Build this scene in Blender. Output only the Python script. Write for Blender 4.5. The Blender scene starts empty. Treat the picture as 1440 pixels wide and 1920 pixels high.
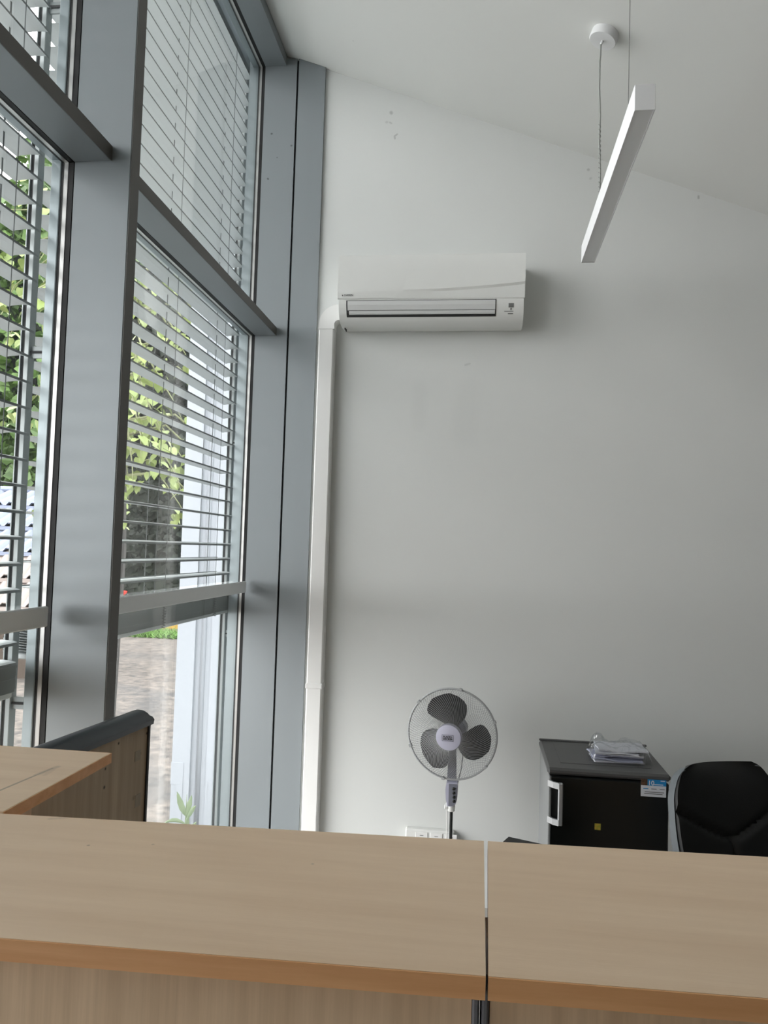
import bpy, math, random
import numpy as np
from mathutils import Matrix, Vector
from math import sin, cos, pi, radians

scene = bpy.context.scene
col = scene.collection
rnd = random.Random(7)

# ------------------------------------------------------------------ camera, sky, exposure
cam_data = bpy.data.cameras.new('camera')
cam_data.sensor_fit = 'HORIZONTAL'
cam_data.sensor_width = 36.0
cam_data.lens = 36.0 * 1450.0 / 1440.0
cam_data.clip_start = 0.02
cam_data.clip_end = 300
cam = bpy.data.objects.new('camera', cam_data)
col.objects.link(cam)
_f = 1450.0
_Y = Vector((900 - 720, -(1035 - 960), -_f)).normalized()          # room depth direction seen from the camera
_a = Vector((180.0, 75.0)); _s = 0.031                               # horizon tilt
_t = -(_f * _f + _a.dot(_a)) / (_a.x + _s * _a.y)
_X = -Vector((180.0 + _t, -(75.0 + _s * _t), -_f)).normalized()
_Z = _X.cross(_Y)
cam.matrix_world = Matrix((( _X.x, _X.y, _X.z, 0.0), (_Y.x, _Y.y, _Y.z, 0.0), (_Z.x, _Z.y, _Z.z, 1.6), (0, 0, 0, 1)))
scene.camera = cam

world = bpy.data.worlds.new('overcast_sky')
scene.world = world
world.use_nodes = True
bg = world.node_tree.nodes['Background']
bg.inputs['Color'].default_value = (1.0, 0.988, 0.995, 1)
bg.inputs['Strength'].default_value = 1.0

scene.view_settings.view_transform = 'Standard'
scene.view_settings.look = 'None'
scene.view_settings.gamma = 1.0
scene.view_settings.use_curve_mapping = False
scene.view_settings.exposure = 3.08
scene.cycles.max_bounces = 10
scene.cycles.diffuse_bounces = 7
scene.cycles.glossy_bounces = 4
scene.cycles.transparent_max_bounces = 16
scene.cycles.sample_clamp_indirect = 6.0

MUL = [1.93 - 1.68 * k for k in range(0, 5)]          # window mullion axes along the facade
for k, (ya, yb) in enumerate([(1.955, 3.585)] + [(MUL[i + 1] + .025, MUL[i] - .025) for i in range(2)]):
    ld = bpy.data.lights.new('window_portal', 'AREA')
    ld.shape = 'RECTANGLE'; ld.size = 3.9; ld.size_y = (yb - ya) + .1
    ld.cycles.is_portal = True
    lo = bpy.data.objects.new('window_portal', ld); col.objects.link(lo)
    lo.location = (-1.29, (ya + yb) / 2, 2.02); lo.rotation_euler = (0, -pi / 2, 0)

# ------------------------------------------------------------------ helpers
def lin(r, g, b):
    return tuple(((c / 255) / 12.92 if c / 255 <= .04045 else ((c / 255 + .055) / 1.055) ** 2.4) for c in (r, g, b))

def nt_new(name):
    m = bpy.data.materials.new(name); m.use_nodes = True
    return m, m.node_tree, m.node_tree.nodes['Principled BSDF']

def mat(name, rgb, rough=.6, metal=0.0, var=0.0, scale=(8, 8, 8), bump=0.0, bscale=(60, 60, 60), rgb2=None, coat=0.0, spec=None, marks=None, markcol=(60, 60, 60)):
    """plain procedural material: colour with noise variation, optional fine bump, optional marks (segments x0,y0,z0,x1,y1,z1,r,strength)"""
    m, nt, b = nt_new(name)
    c1 = lin(*rgb); c2 = lin(*rgb2) if rgb2 else tuple(c * (1 - var) for c in c1)
    b.inputs['Roughness'].default_value = rough
    b.inputs['Metallic'].default_value = metal
    if coat: b.inputs['Coat Weight'].default_value = coat
    if spec is not None: b.inputs['Specular IOR Level'].default_value = spec
    out = None
    tc = nt.nodes.new('ShaderNodeTexCoord')
    if var or rgb2:
        mp = nt.nodes.new('ShaderNodeMapping'); mp.inputs['Scale'].default_value = scale
        nz = nt.nodes.new('ShaderNodeTexNoise'); nz.inputs['Scale'].default_value = 1.0; nz.inputs['Detail'].default_value = 6; nz.inputs['Roughness'].default_value = .62
        rp = nt.nodes.new('ShaderNodeValToRGB')
        rp.color_ramp.elements[0].position = .32; rp.color_ramp.elements[1].position = .68
        rp.color_ramp.elements[0].color = (*c2, 1); rp.color_ramp.elements[1].color = (*c1, 1)
        nt.links.new(tc.outputs['Object'], mp.inputs[0]); nt.links.new(mp.outputs[0], nz.inputs['Vector'])
        nt.links.new(nz.outputs['Fac'], rp.inputs[0]); out = rp.outputs[0]
    if marks:
        acc = None
        for (x0, y0, z0, x1, y1, z1, r, st) in marks:
            # distance from the point to a segment, by nodes
            A = Vector((x0, y0, z0)); B = Vector((x1, y1, z1)); d = B - A; L2 = max(d.dot(d), 1e-9)
            sub = nt.nodes.new('ShaderNodeVectorMath'); sub.operation = 'SUBTRACT'; sub.inputs[1].default_value = A
            nt.links.new(tc.outputs['Object'], sub.inputs[0])
            dot = nt.nodes.new('ShaderNodeVectorMath'); dot.operation = 'DOT_PRODUCT'; dot.inputs[1].default_value = d / L2
            nt.links.new(sub.outputs[0], dot.inputs[0])
            cl = nt.nodes.new('ShaderNodeClamp'); nt.links.new(dot.outputs['Value'], cl.inputs[0])
            sc = nt.nodes.new('ShaderNodeVectorMath'); sc.operation = 'SCALE'; sc.inputs[0].default_value = d
            nt.links.new(cl.outputs[0], sc.inputs['Scale'])
            ds = nt.nodes.new('ShaderNodeVectorMath'); ds.operation = 'DISTANCE'
            nt.links.new(sub.outputs[0], ds.inputs[0]); nt.links.new(sc.outputs[0], ds.inputs[1])
            mr = nt.nodes.new('ShaderNodeMapRange'); mr.inputs[1].default_value = r * .35; mr.inputs[2].default_value = r
            mr.inputs[3].default_value = st; mr.inputs[4].default_value = 0
            nt.links.new(ds.outputs['Value'], mr.inputs[0])
            if acc is None: acc = mr.outputs[0]
            else:
                mx = nt.nodes.new('ShaderNodeMath'); mx.operation = 'MAXIMUM'
                nt.links.new(acc, mx.inputs[0]); nt.links.new(mr.outputs[0], mx.inputs[1]); acc = mx.outputs[0]
        mix = nt.nodes.new('ShaderNodeMix'); mix.data_type = 'RGBA'
        nt.links.new(acc, mix.inputs['Factor'])
        if out: nt.links.new(out, mix.inputs['A'])
        else: mix.inputs['A'].default_value = (*c1, 1)
        mix.inputs['B'].default_value = (*lin(*markcol), 1)
        out = mix.outputs['Result']
    if out: nt.links.new(out, b.inputs['Base Color'])
    else: b.inputs['Base Color'].default_value = (*c1, 1)
    if bump:
        mp2 = nt.nodes.new('ShaderNodeMapping'); mp2.inputs['Scale'].default_value = bscale
        n2 = nt.nodes.new('ShaderNodeTexNoise'); n2.inputs['Scale'].default_value = 1; n2.inputs['Detail'].default_value = 3
        bp = nt.nodes.new('ShaderNodeBump'); bp.inputs['Strength'].default_value = bump; bp.inputs['Distance'].default_value = .004
        nt.links.new(tc.outputs['Object'], mp2.inputs[0]); nt.links.new(mp2.outputs[0], n2.inputs['Vector'])
        nt.links.new(n2.outputs['Fac'], bp.inputs['Height']); nt.links.new(bp.outputs[0], b.inputs['Normal'])
    return m

def glass_mat(name, tint, ior=1.5):
    m = bpy.data.materials.new(name); m.use_nodes = True
    nt = m.node_tree; nt.nodes.clear()
    o = nt.nodes.new('ShaderNodeOutputMaterial'); mx = nt.nodes.new('ShaderNodeMixShader')
    fr = nt.nodes.new('ShaderNodeFresnel')                     # same reflectance on both faces of the sheet
    ge = nt.nodes.new('ShaderNodeNewGeometry'); mr = nt.nodes.new('ShaderNodeMapRange')
    mr.inputs[3].default_value = ior; mr.inputs[4].default_value = 1 / ior
    nt.links.new(ge.outputs['Backfacing'], mr.inputs[0]); nt.links.new(mr.outputs[0], fr.inputs['IOR'])
    tr = nt.nodes.new('ShaderNodeBsdfTransparent'); tr.inputs['Color'].default_value = (*tint, 1)
    gl = nt.nodes.new('ShaderNodeBsdfGlossy'); gl.inputs['Roughness'].default_value = .01
    nt.links.new(fr.outputs[0], mx.inputs[0]); nt.links.new(tr.outputs[0], mx.inputs[1]); nt.links.new(gl.outputs[0], mx.inputs[2])
    nt.links.new(mx.outputs[0], o.inputs[0])
    return m

class MB:
    """collects geometry for ONE mesh object"""
    def __init__(self, M=None): self.v = []; self.f = []; self.M = M
    def add(self, vs, fs, M=None):
        n = len(self.v)
        if M is not None: vs = [M @ Vector(p) for p in vs]
        self.v += [tuple(p) for p in vs]; self.f += [tuple(i + n for i in f) for f in fs]; return self
    def box(self, x0, x1, y0, y1, z0, z1, bev=0.0, M=None):
        x0, x1 = min(x0, x1), max(x0, x1); y0, y1 = min(y0, y1), max(y0, y1); z0, z1 = min(z0, z1), max(z0, z1)
        if bev <= 0:
            vs = [(x, y, z) for z in (z0, z1) for y in (y0, y1) for x in (x0, x1)]
            fs = [(0, 2, 3, 1), (4, 5, 7, 6), (0, 1, 5, 4), (2, 6, 7, 3), (0, 4, 6, 2), (1, 3, 7, 5)]
            return self.add(vs, fs, M)
        b = min(bev, (x1 - x0) / 2.01, (y1 - y0) / 2.01, (z1 - z0) / 2.01)
        vs = []; idx = {}
        c = ((x0 + x1) / 2, (y0 + y1) / 2, (z0 + z1) / 2); h = ((x1 - x0) / 2, (y1 - y0) / 2, (z1 - z0) / 2)
        for sx in (-1, 1):
            for sy in (-1, 1):
                for sz in (-1, 1):
                    for ax in range(3):
                        s = (sx, sy, sz)
                        p = [c[i] + s[i] * (h[i] - (0 if i == ax else b)) for i in range(3)]
                        idx[(sx, sy, sz, ax)] = len(vs); vs.append(p)
        fs = []
        for ax in range(3):
            o1, o2 = [(1, 2), (2, 0), (0, 1)][ax]
            for s in (-1, 1):
                q = []
                for a, bb in ((-1, -1), (1, -1), (1, 1), (-1, 1)):
                    k = [0, 0, 0]; k[ax] = s; k[o1] = a; k[o2] = bb; q.append(idx[(*k, ax)])
                fs.append(q if s > 0 else q[::-1])
        for ax in range(3):      # edges parallel to ax
            o1, o2 = [(1, 2), (2, 0), (0, 1)][ax]
            for a in (-1, 1):
                for bb in (-1, 1):
                    k0 = [0, 0, 0]; k0[ax] = -1; k0[o1] = a; k0[o2] = bb; k1 = list(k0); k1[ax] = 1
                    q = [idx[(*k0, o1)], idx[(*k1, o1)], idx[(*k1, o2)], idx[(*k0, o2)]]
                    fs.append(q if a * bb < 0 else q[::-1])
        for sx in (-1, 1):
            for sy in (-1, 1):
                for sz in (-1, 1):
                    q = [idx[(sx, sy, sz, a)] for a in range(3)]
                    fs.append(q if sx * sy * sz > 0 else q[::-1])
        return self.add(vs, fs, M)
    def extrude(self, prof, axis, a0, a1, M=None):
        """closed profile (2D list) extruded along axis: 'x' -> prof=(y,z); 'y' -> (x,z); 'z' -> (x,y)"""
        n = len(prof)
        def P(p, a): return (a, p[0], p[1]) if axis == 'x' else ((p[0], a, p[1]) if axis == 'y' else (p[0], p[1], a))
        vs = [P(p, a0) for p in prof] + [P(p, a1) for p in prof]
        fs = [tuple(range(n))[::-1], tuple(range(n, 2 * n))] + [(i, (i + 1) % n, n + (i + 1) % n, n + i) for i in range(n)]
        return self.add(vs, fs, M)
    def tube(self, pts, r, n=8, M=None, closed=False, cap=True):
        pts = [Vector(p) for p in pts]; m = len(pts); vs = []
        rs = r if isinstance(r, (list, tuple)) else [r] * m
        up = None
        for i, p in enumerate(pts):
            if closed: t = pts[(i + 1) % m] - pts[i - 1]
            else: t = pts[min(i + 1, m - 1)] - pts[max(i - 1, 0)]
            t.normalize()
            if up is None: up = Vector((0, 0, 1)) if abs(t.z) < .9 else Vector((1, 0, 0))
            a = t.cross(up)
            if a.length < 1e-5: up = Vector((0, 1, 0)); a = t.cross(up)
            a.normalize(); b = a.cross(t).normalized(); up = b
            for k in range(n):
                an = 2 * pi * k / n; vs.append(p + (a * cos(an) + b * sin(an)) * rs[i])
        fs = []
        for i in range(m if closed else m - 1):
            j = (i + 1) % m
            for k in range(n): fs.append((i * n + k, i * n + (k + 1) % n, j * n + (k + 1) % n, j * n + k))
        if cap and not closed: fs += [tuple(range(n))[::-1], tuple(range((m - 1) * n, m * n))]
        return self.add(vs, fs, M)
    def lathe(self, prof, n=32, M=None):
        """prof = [(r,h)], axis = local z"""
        vs = []; fs = []
        for (r, h) in prof:
            for k in range(n): vs.append((r * cos(2 * pi * k / n), r * sin(2 * pi * k / n), h))
        for i in range(len(prof) - 1):
            for k in range(n): fs.append((i * n + k, i * n + (k + 1) % n, (i + 1) * n + (k + 1) % n, (i + 1) * n + k))
        fs.append(tuple(range(n))[::-1]); fs.append(tuple(range((len(prof) - 1) * n, len(prof) * n)))
        return self.add(vs, fs, M)
    def build(self, name, material, parent=None, smooth=False, loc=None):
        me = bpy.data.meshes.new(name)
        vs = [self.M @ Vector(p) for p in self.v] if self.M is not None else self.v
        me.from_pydata([tuple(p) for p in vs], [], self.f); me.validate(); me.update()
        if material: me.materials.append(material)
        if smooth:
            me.shade_smooth()
            if smooth is not True: me.set_sharp_from_angle(angle=radians(smooth))
        return link(name, me, parent, loc)

def link(name, data, parent=None, loc=None, M=None):
    o = bpy.data.objects.new(name, data); col.objects.link(o)
    if M is not None: o.matrix_world = M
    elif loc is not None: o.location = loc
    if parent is not None:
        o.parent = parent
        o.matrix_parent_inverse = world_of(parent).inverted()
    return o

def world_of(o):
    m = o.matrix_basis.copy()
    if o.parent: m = world_of(o.parent) @ o.matrix_parent_inverse @ m
    return m

def tag(o, label=None, cat=None, group=None, kind=None):
    if label: o['label'] = label
    if cat: o['category'] = cat
    if group: o['group'] = group
    if kind: o['kind'] = kind
    return o

def empty(name, loc, label=None, cat=None, group=None, kind=None):
    o = bpy.data.objects.new(name, None); col.objects.link(o); o.location = loc; o.empty_display_size = .1
    return tag(o, label, cat, group, kind)

def text(name, body, size, material, parent, M, align='CENTER', bold=0.0, sx=1.0):
    cu = bpy.data.curves.new(name, 'FONT'); cu.body = body; cu.size = size; cu.align_x = align; cu.align_y = 'CENTER'
    cu.extrude = .0002; cu.offset = bold; cu.materials.append(material); cu.space_line = .85
    tmp = bpy.data.objects.new('tmp', cu); col.objects.link(tmp)
    bpy.context.view_layer.update()
    me = bpy.data.meshes.new_from_object(tmp.evaluated_get(bpy.context.evaluated_depsgraph_get()))
    bpy.data.objects.remove(tmp); bpy.data.curves.remove(cu)
    me.name = name
    if not me.materials: me.materials.append(material)
    return link(name, me, parent, M=M @ Matrix.Diagonal((sx, 1, 1, 1)))

FACE = Matrix.Rotation(pi / 2, 4, 'X')          # text in the x-z plane, read from -y

# ------------------------------------------------------------------ materials
wall_marks = [(-.478, 3.6, 3.702, -.476, 3.6, 3.699, .011, .5), (-.498, 3.6, 3.655, -.496, 3.6, 3.655, .009, .3), (-.482, 3.6, 3.653, -.474, 3.6, 3.648, .006, .35),
              (-.452, 3.6, 3.588, -.445, 3.6, 3.593, .006, .5), (-.457, 3.6, 3.585, -.455, 3.6, 3.572, .006, .5), (.455, 3.6, 3.391, .456, 3.6, 3.391, .009, .45), (.466, 3.6, 3.348, .468, 3.6, 3.35, .008, .3),
              (.949, 3.6, 3.251, .949, 3.6, 3.243, .007, .6), (-.09, 3.6, 2.472, -.07, 3.6, 2.478, .007, .25), (-.3, 3.6, 2.36, -.3, 3.6, 2.2, .05, .05), (-.07, 3.6, 2.35, -.09, 3.6, 2.15, .08, .05)]
wall_marks = [m[:7] + (m[7] * .65,) for m in wall_marks]
M_wall = mat('wall_paint', (214, 216, 214), .85, var=.03, scale=(1.2, 1.2, 1.2), bump=.08, bscale=(160, 160, 160), marks=wall_marks, markcol=(80, 80, 78))
M_wall_darkened = mat('unseen_wall_darkened', (70, 68, 66), .85, var=.03, scale=(1.2, 1.2, 1.2))  # out-of-view walls coloured dark so they bounce less light
M_ceil = mat('ceiling_paint', (220, 221, 218), .9, var=.02, scale=(.8, .8, .8), marks=[(-.75, 3.38, 3.9, -.748, 3.38, 3.9, .006, .6), (-.62, 3.3, 3.86, -.62, 3.3, 3.86, .005, .4)])
M_floor = mat('floor_vinyl', (168, 164, 157), .5, var=.12, scale=(3, 3, 3))
M_alu = mat('frame_aluminium', (141, 147, 150), .42, .35, var=.06, scale=(2, 2, .6), marks=[(-1.062, 3.585, 3.61, -1.06, 3.585, 3.61, .006, .7), (-.961, 3.585, 3.547, -.959, 3.585, 3.547, .006, .6), (-1.072, 3.585, 3.386, -1.07, 3.585, 3.384, .006, .7), (-1.03, 3.585, 3.49, -1.028, 3.585, 3.49, .004, .5)])
M_alu_out = mat('outer_aluminium', (150, 160, 163), .35, .5, var=.05)
M_nose = mat('dark_grey_cover_strip', (88, 86, 82), .5, .1, var=.04)
M_gasket = mat('black_gasket', (9, 10, 11), .6)
M_spacer = mat('spacer_bar', (190, 190, 188), .3, .7)
M_slat = mat('blind_slat', (196, 202, 203), .45, .1, var=.04, scale=(3, 3, 3))
M_slatlip_shade = mat('blind_slat_lip_shade', (112, 117, 117), .5, .1)  # darker lip colour stands in for shade on the room-side slat edges
M_cord = mat('blind_cord', (95, 99, 100), .8)
M_rail = mat('guide_rail_metal', (135, 141, 141), .45, .4)
M_railflat = mat('guard_rail_metal', (226, 229, 229), .45, 0, var=.03)
M_glass = glass_mat('window_glass', (.97, .98, .975))
M_wtop = mat('beech_laminate', (232, 205, 174), .42, rgb2=(222, 193, 161), scale=(2.2, 26, 10), bump=.05, bscale=(20, 300, 100), marks=[(-.744, 1.16, 1.2, -.731, 1.29, 1.2, .0035, .55), (-.735, 1.25, 1.2, -.728, 1.30, 1.2, .008, .28), (-.722, 1.25, 1.2, -.725, 1.28, 1.2, .006, .15),
              (-.60, 1.06, 1.2, -.58, 1.07, 1.2, .006, .2), (-.5, .98, 1.2, -.5, .98, 1.2, .003, .5), (-.42, 1.0, 1.2, -.42, 1.0, 1.2, .003, .35), (-.2, .98, 1.2, -.2, .98, 1.2, .003, .3)], markcol=(95, 80, 62))
M_wedge = mat('beech_edge_band', (236, 182, 128), .45, rgb2=(220, 160, 106), scale=(3, 30, 60))
M_wpanel = mat('beech_panel', (222, 194, 160), .5, rgb2=(196, 168, 136), scale=(60, 60, 1.6), bump=.05, bscale=(200, 200, 4))
M_wdark = mat('partition_wood', (178, 160, 134), .55, rgb2=(156, 138, 114), scale=(40, 40, 1.5),
              marks=[(-0.822, 1.733, 1.13, -0.822, 1.733, 1.13, 0.0045, 0.95), (-0.8269, 1.683, 1.085, -0.8269, 1.683, 1.085, 0.0045, 0.95), (-0.827, 1.682, 1.044, -0.827, 1.682, 1.044, 0.0055, 0.95), (-0.8097, 1.858, 1.125, -0.8097, 1.858, 1.125, 0.0045, 0.95), (-0.8121, 1.833, 1.082, -0.8121, 1.833, 1.082, 0.005, 0.5), (-0.8144, 1.81, 0.982, -0.8144, 1.81, 0.982, 0.008, 0.3)], markcol=(40, 34, 28))
M_residue = mat('sticker_residue', (150, 140, 122), .6)
M_capblk = mat('partition_cap_plastic', (52, 57, 62), .3, .1)
M_post = mat('counter_post_metal', (112, 114, 120), .45, .4)
M_white = mat('white_plastic', (222, 223, 220), .38, var=.02, scale=(4, 4, 4))
M_duct = mat('duct_plastic', (226, 226, 224), .4)
M_lou = mat('louver_plastic', (206, 207, 206), .4)
M_darkgap = mat('dark_gap', (38, 38, 38), .7)
M_grey = mat('print_grey', (112, 113, 112), .6)
M_ink = mat('print_black', (36, 36, 40), .6)
M_lamp = mat('lamp_white_metal', (222, 223, 224), .5)
M_diff = mat('lamp_diffuser', (218, 219, 220), .35)
M_wire = mat('steel_wire', (120, 120, 118), .4, .6)
M_cable = mat('clear_cable', (150, 152, 148), .35)
M_fanw = mat('fan_lilac_plastic', (186, 186, 204), .4)
M_fang = mat('fan_wire', (168, 170, 172), .45)
M_fanb = mat('fan_blade_plastic', (62, 63, 64), .6, spec=.25)
M_fanp = mat('fan_pole_metal', (44, 46, 46), .35, .5)
M_fband = mat('fan_panel_grey', (120, 122, 134), .45)
M_frid = mat('fridge_grey', (78, 78, 78), .5, var=.05)
M_fbody = mat('fridge_body_grey', (128, 130, 130), .5)
M_fdoor = mat('fridge_door_black', (11, 13, 13), .35)
M_silver = mat('handle_silver', (196, 198, 200), .35, .6)
M_lbl = mat('label_white', (214, 216, 222), .6)
M_lblb = mat('label_blue', (30, 130, 190), .5)
M_lblp = mat('label_photo', (110, 78, 55), .6, rgb2=(38, 28, 24), scale=(120, 120, 120))
M_yel = mat('sticker_yellow', (205, 165, 60), .6, rgb2=(120, 150, 60), scale=(90, 90, 90))
M_leath = mat('black_leather', (15, 17, 19), .5, var=.2, scale=(20, 20, 20), bump=.1, bscale=(250, 250, 250))
M_shell = mat('chair_shell_grey', (98, 104, 108), .45)
M_blk = mat('black_plastic', (16, 17, 19), .5)
M_paper = mat('paper_white', (205, 206, 212), .7, var=.06, scale=(25, 25, 25))
M_paper2 = mat('paper_lilac', (176, 178, 196), .7, var=.06, scale=(25, 25, 25))
M_wrap = glass_mat('clear_film', (.93, .94, .95), 1.9)
M_asph = mat('asphalt', (104, 97, 90), .9, rgb2=(46, 44, 43), scale=(11, 11, 11), bump=.4, bscale=(60, 60, 60),
             marks=[(-5.0, 9.2, -.15, -3.6, 8.6, -.15, .25, .5), (-3.6, 8.4, -.15, -2.9, 6.2, -.15, .22, .6), (-2.9, 6.2, -.15, -2.2, 5.2, -.15, .22, .55), (-4.4, 8.35, -.15, -2.9, 8.8, -.15, .03, .8), (-6.4, 11.5, -.15, -4.2, 11.3, -.15, .45, .35)], markcol=(46, 48, 50))
M_grass = mat('lawn_grass', (52, 74, 34), .9, rgb2=(34, 54, 24), scale=(4, 4, 4))
M_blade = mat('grass_blade', (96, 132, 56), .8, rgb2=(70, 108, 40), scale=(10, 10, 10))
M_kerb = mat('yellow_kerb', (170, 140, 60), .8, var=.2)
M_soil = mat('brown_soil', (84, 66, 56), .95, var=.3)
M_leafb = mat('leaf_bright', (122, 134, 72), .55, rgb2=(88, 106, 48), scale=(3, 3, 3))
M_leafm = mat('leaf_mid', (72, 98, 42), .6, rgb2=(44, 66, 28), scale=(.9, .9, .9))
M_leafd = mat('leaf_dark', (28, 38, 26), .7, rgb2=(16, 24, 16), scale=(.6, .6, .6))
M_bark = mat('bark', (30, 29, 26), .9, var=.3, scale=(6, 6, 2))
M_twig = mat('twig', (100, 104, 72), .8)
M_annex = mat('annex_render', (150, 155, 161), .7, var=.03, scale=(1, 1, 1))
M_roofs = mat('corrugated_sheet', (104, 112, 130), .45, var=.08, scale=(2, 2, 2))
M_roofp = mat('corrugated_sheet_pink', (128, 118, 113), .5, var=.08, scale=(2, 2, 2))
M_shed = mat('shed_wood', (70, 60, 52), .8, var=.2)
M_weed = mat('weed_leaf', (120, 134, 104), .6, rgb2=(98, 116, 84), scale=(8, 8, 8))
M_red = mat('poppy_red', (200, 50, 40), .6)

# ------------------------------------------------------------------ the room shell
GX = -1.105        # inner face of the glazing line
YB = 3.6           # face of the wall at the end of the room
def cz(x): return 3.932 - .3775 * (x + .803)
XR = 3.2; YR = -1.46
o = MB().box(-1.105, XR, YR, 3.8, -.15, 0).build('floor', M_floor); tag(o, 'grey vinyl floor of the office, hidden behind the counter', 'floor', kind='structure')
o = MB().extrude([(-1.105, cz(-1.105)), (XR + .2, cz(XR + .2)), (XR + .2, cz(XR + .2) + .2), (-1.105, cz(-1.105) + .2)], 'y', YR - .2, 3.8).build('ceiling', M_ceil)
tag(o, 'white sloping ceiling running down to the right', 'ceiling', kind='structure')
o = MB().extrude([(-1.105, 0), (XR, 0), (XR, cz(XR)), (-1.105, cz(-1.105))], 'y', YB, YB + .2).build('wall_back', M_wall)
tag(o, 'light grey painted end wall carrying the air conditioner', 'wall', kind='structure')
o = MB().box(XR, XR + .2, YR, YB + .2, 0, cz(XR) ).build('wall_right', M_wall_darkened); tag(o, 'unseen wall on the low side of the room, darkened to cut bounced light', 'wall', kind='structure')
o = MB().extrude([(-1.105, 0), (XR, 0), (XR, cz(XR)), (-1.105, cz(-1.105))], 'y', YR - .2, YR).build('wall_rear', M_wall_darkened)
tag(o, 'unseen wall behind the viewer, darkened to cut bounced light', 'wall', kind='structure')

# glazed facade: mullions, transoms, header, gaskets
wl = empty('wall_left', (GX, 1.0, 0), 'tall glazed facade of grey aluminium mullions and transoms', 'facade', kind='structure')
NX = -.945
for k, y in enumerate(MUL):
    if k > 2: break
    m = MB().box(GX, NX, y - .025, y + .025, .04, cz(NX) - .002, .0025).build('mullion', M_alu, wl)
    MB().box(NX, NX + .0015, y - .0245, y + .0245, .04, cz(NX) - .004).build('nose_strip', M_nose, wl)
    MB().box(-1.167, -1.139, y - .03, y + .03, 0, 4.05, .002).build('outer_cap', M_alu_out, wl)
# half mullion and cover panel against the end wall
MB().box(GX, -.946, 3.585, 3.5995, .0, cz(-.946) - .004).build('end_mullion', M_alu, wl)
MB().box(-.946, -.936, 3.596, 3.5995, 0, cz(-.936) - .004).build('shadow_gap', M_gasket, wl)
MB().extrude([(-.936, 0), (-.803, 0), (-.803, cz(-.803) - .001), (-.936, cz(-.936) - .001)], 'y', 3.583, 3.5995).build('cover_panel', M_alu, wl)
MB().box(-1.185, -1.139, 3.587, 3.70, 0, 4.05).build('outer_cap', M_alu_out, wl)
MB().box(-1.265, -1.14, 3.70, 3.82, -.15, 4.05).build('outer_reveal', M_alu_out, wl)
bays = [(1.955, 3.585)] + [(MUL[i + 1] + .025, MUL[i] - .025) for i in range(2)]
ZT0, ZT1, ZH, ZS = 2.61, 2.65, 3.95, .10
for (ya, yb) in bays:
    MB().box(GX, -1.0, ya, yb, ZT0, ZT1, .0015).build('transom', M_alu, wl)
    MB().box(-1.0, -.9985, ya, yb, ZT0 + .0005, ZT1 - .0005).build('transom_strip', M_nose, wl)
    MB().extrude([(GX, ZH), (-1.0, ZH), (-1.0, cz(-1.0) - .004), (GX, cz(GX) - .004)], 'y', ya, yb).build('header', M_alu, wl)
    MB().box(GX, -1.0, ya, yb, 0.0, ZS, .002).build('sill', M_alu, wl)
    MB().box(-1.167, -1.139, ya, yb, ZT0 + .005, ZT1 - .005).build('outer_transom_cap', M_alu_out, wl)
    MB().box(-1.167, -1.106, ya, yb, ZH + .0, 4.1).build('outer_header', M_alu_out, wl)
    MB().box(-1.20, -1.106, ya, yb, -.15, ZS - .01).build('outer_sill', M_alu_out, wl)

def ring(mb, x0, x1, ya, yb, za, zb, t):
    mb.box(x0, x1, ya - t, ya, za - t, zb + t); mb.box(x0, x1, yb, yb + t, za - t, zb + t)
    mb.box(x0, x1, ya, yb, za - t, za); mb.box(x0, x1, ya, yb, zb, zb + t)
    return mb
wn = 0
for bi, (ya, yb) in enumerate(bays):
    for (za, zb, part) in ((ZS, ZT0, 'lower'), (ZT1, ZH, 'upper')):
        wn += 1
        names = {0: 'last bay by the end wall', 1: 'bay left of the free-standing mullion'}
        w = empty('window_%d' % wn, (GX, (ya + yb) / 2, za), '%s fixed window in the %s' % (part, names.get(bi, 'facade behind the viewer')), 'window', kind='structure')
        e = .0005
        ring(MB(), -1.120, -1.1055, ya + e, yb - e, za + e, zb - e, .012).build('inner_gasket', M_gasket, w)
        ring(MB(), -1.131, -1.120, ya + .002, yb - .002, za + .002, zb - .002, .012).build('spacer', M_spacer, w)
        ring(MB(), -1.139, -1.131, ya + .001, yb - .001, za + .001, zb - .001, .012).build('outer_gasket', M_gasket, w)
        MB().box(-1.1275, -1.1235, ya, yb, za, zb).build('pane', M_glass, w)

# flat guard rails fixed inside the glass
for nm, (ya, yb), lab in (('a', (1.956, 3.545), 'flat grey metal bar across the lower window by the end wall'), ('b', (.276, 1.862), 'flat grey metal bar across the lower window left of the mullion')):
    g = empty('guard_rail', (GX, ya, 1.38), lab, 'rail', 'guard rails inside the windows')
    MB().box(-1.099, -1.087, ya, yb, 1.376, 1.428, .003).build('bar', M_railflat, g)
    for yy in (ya + .02, yb - .02):
        MB().box(-1.1055, -1.099, yy - .012, yy + .012, 1.39, 1.414).build('fixing_pad', M_gasket, g)

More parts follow.
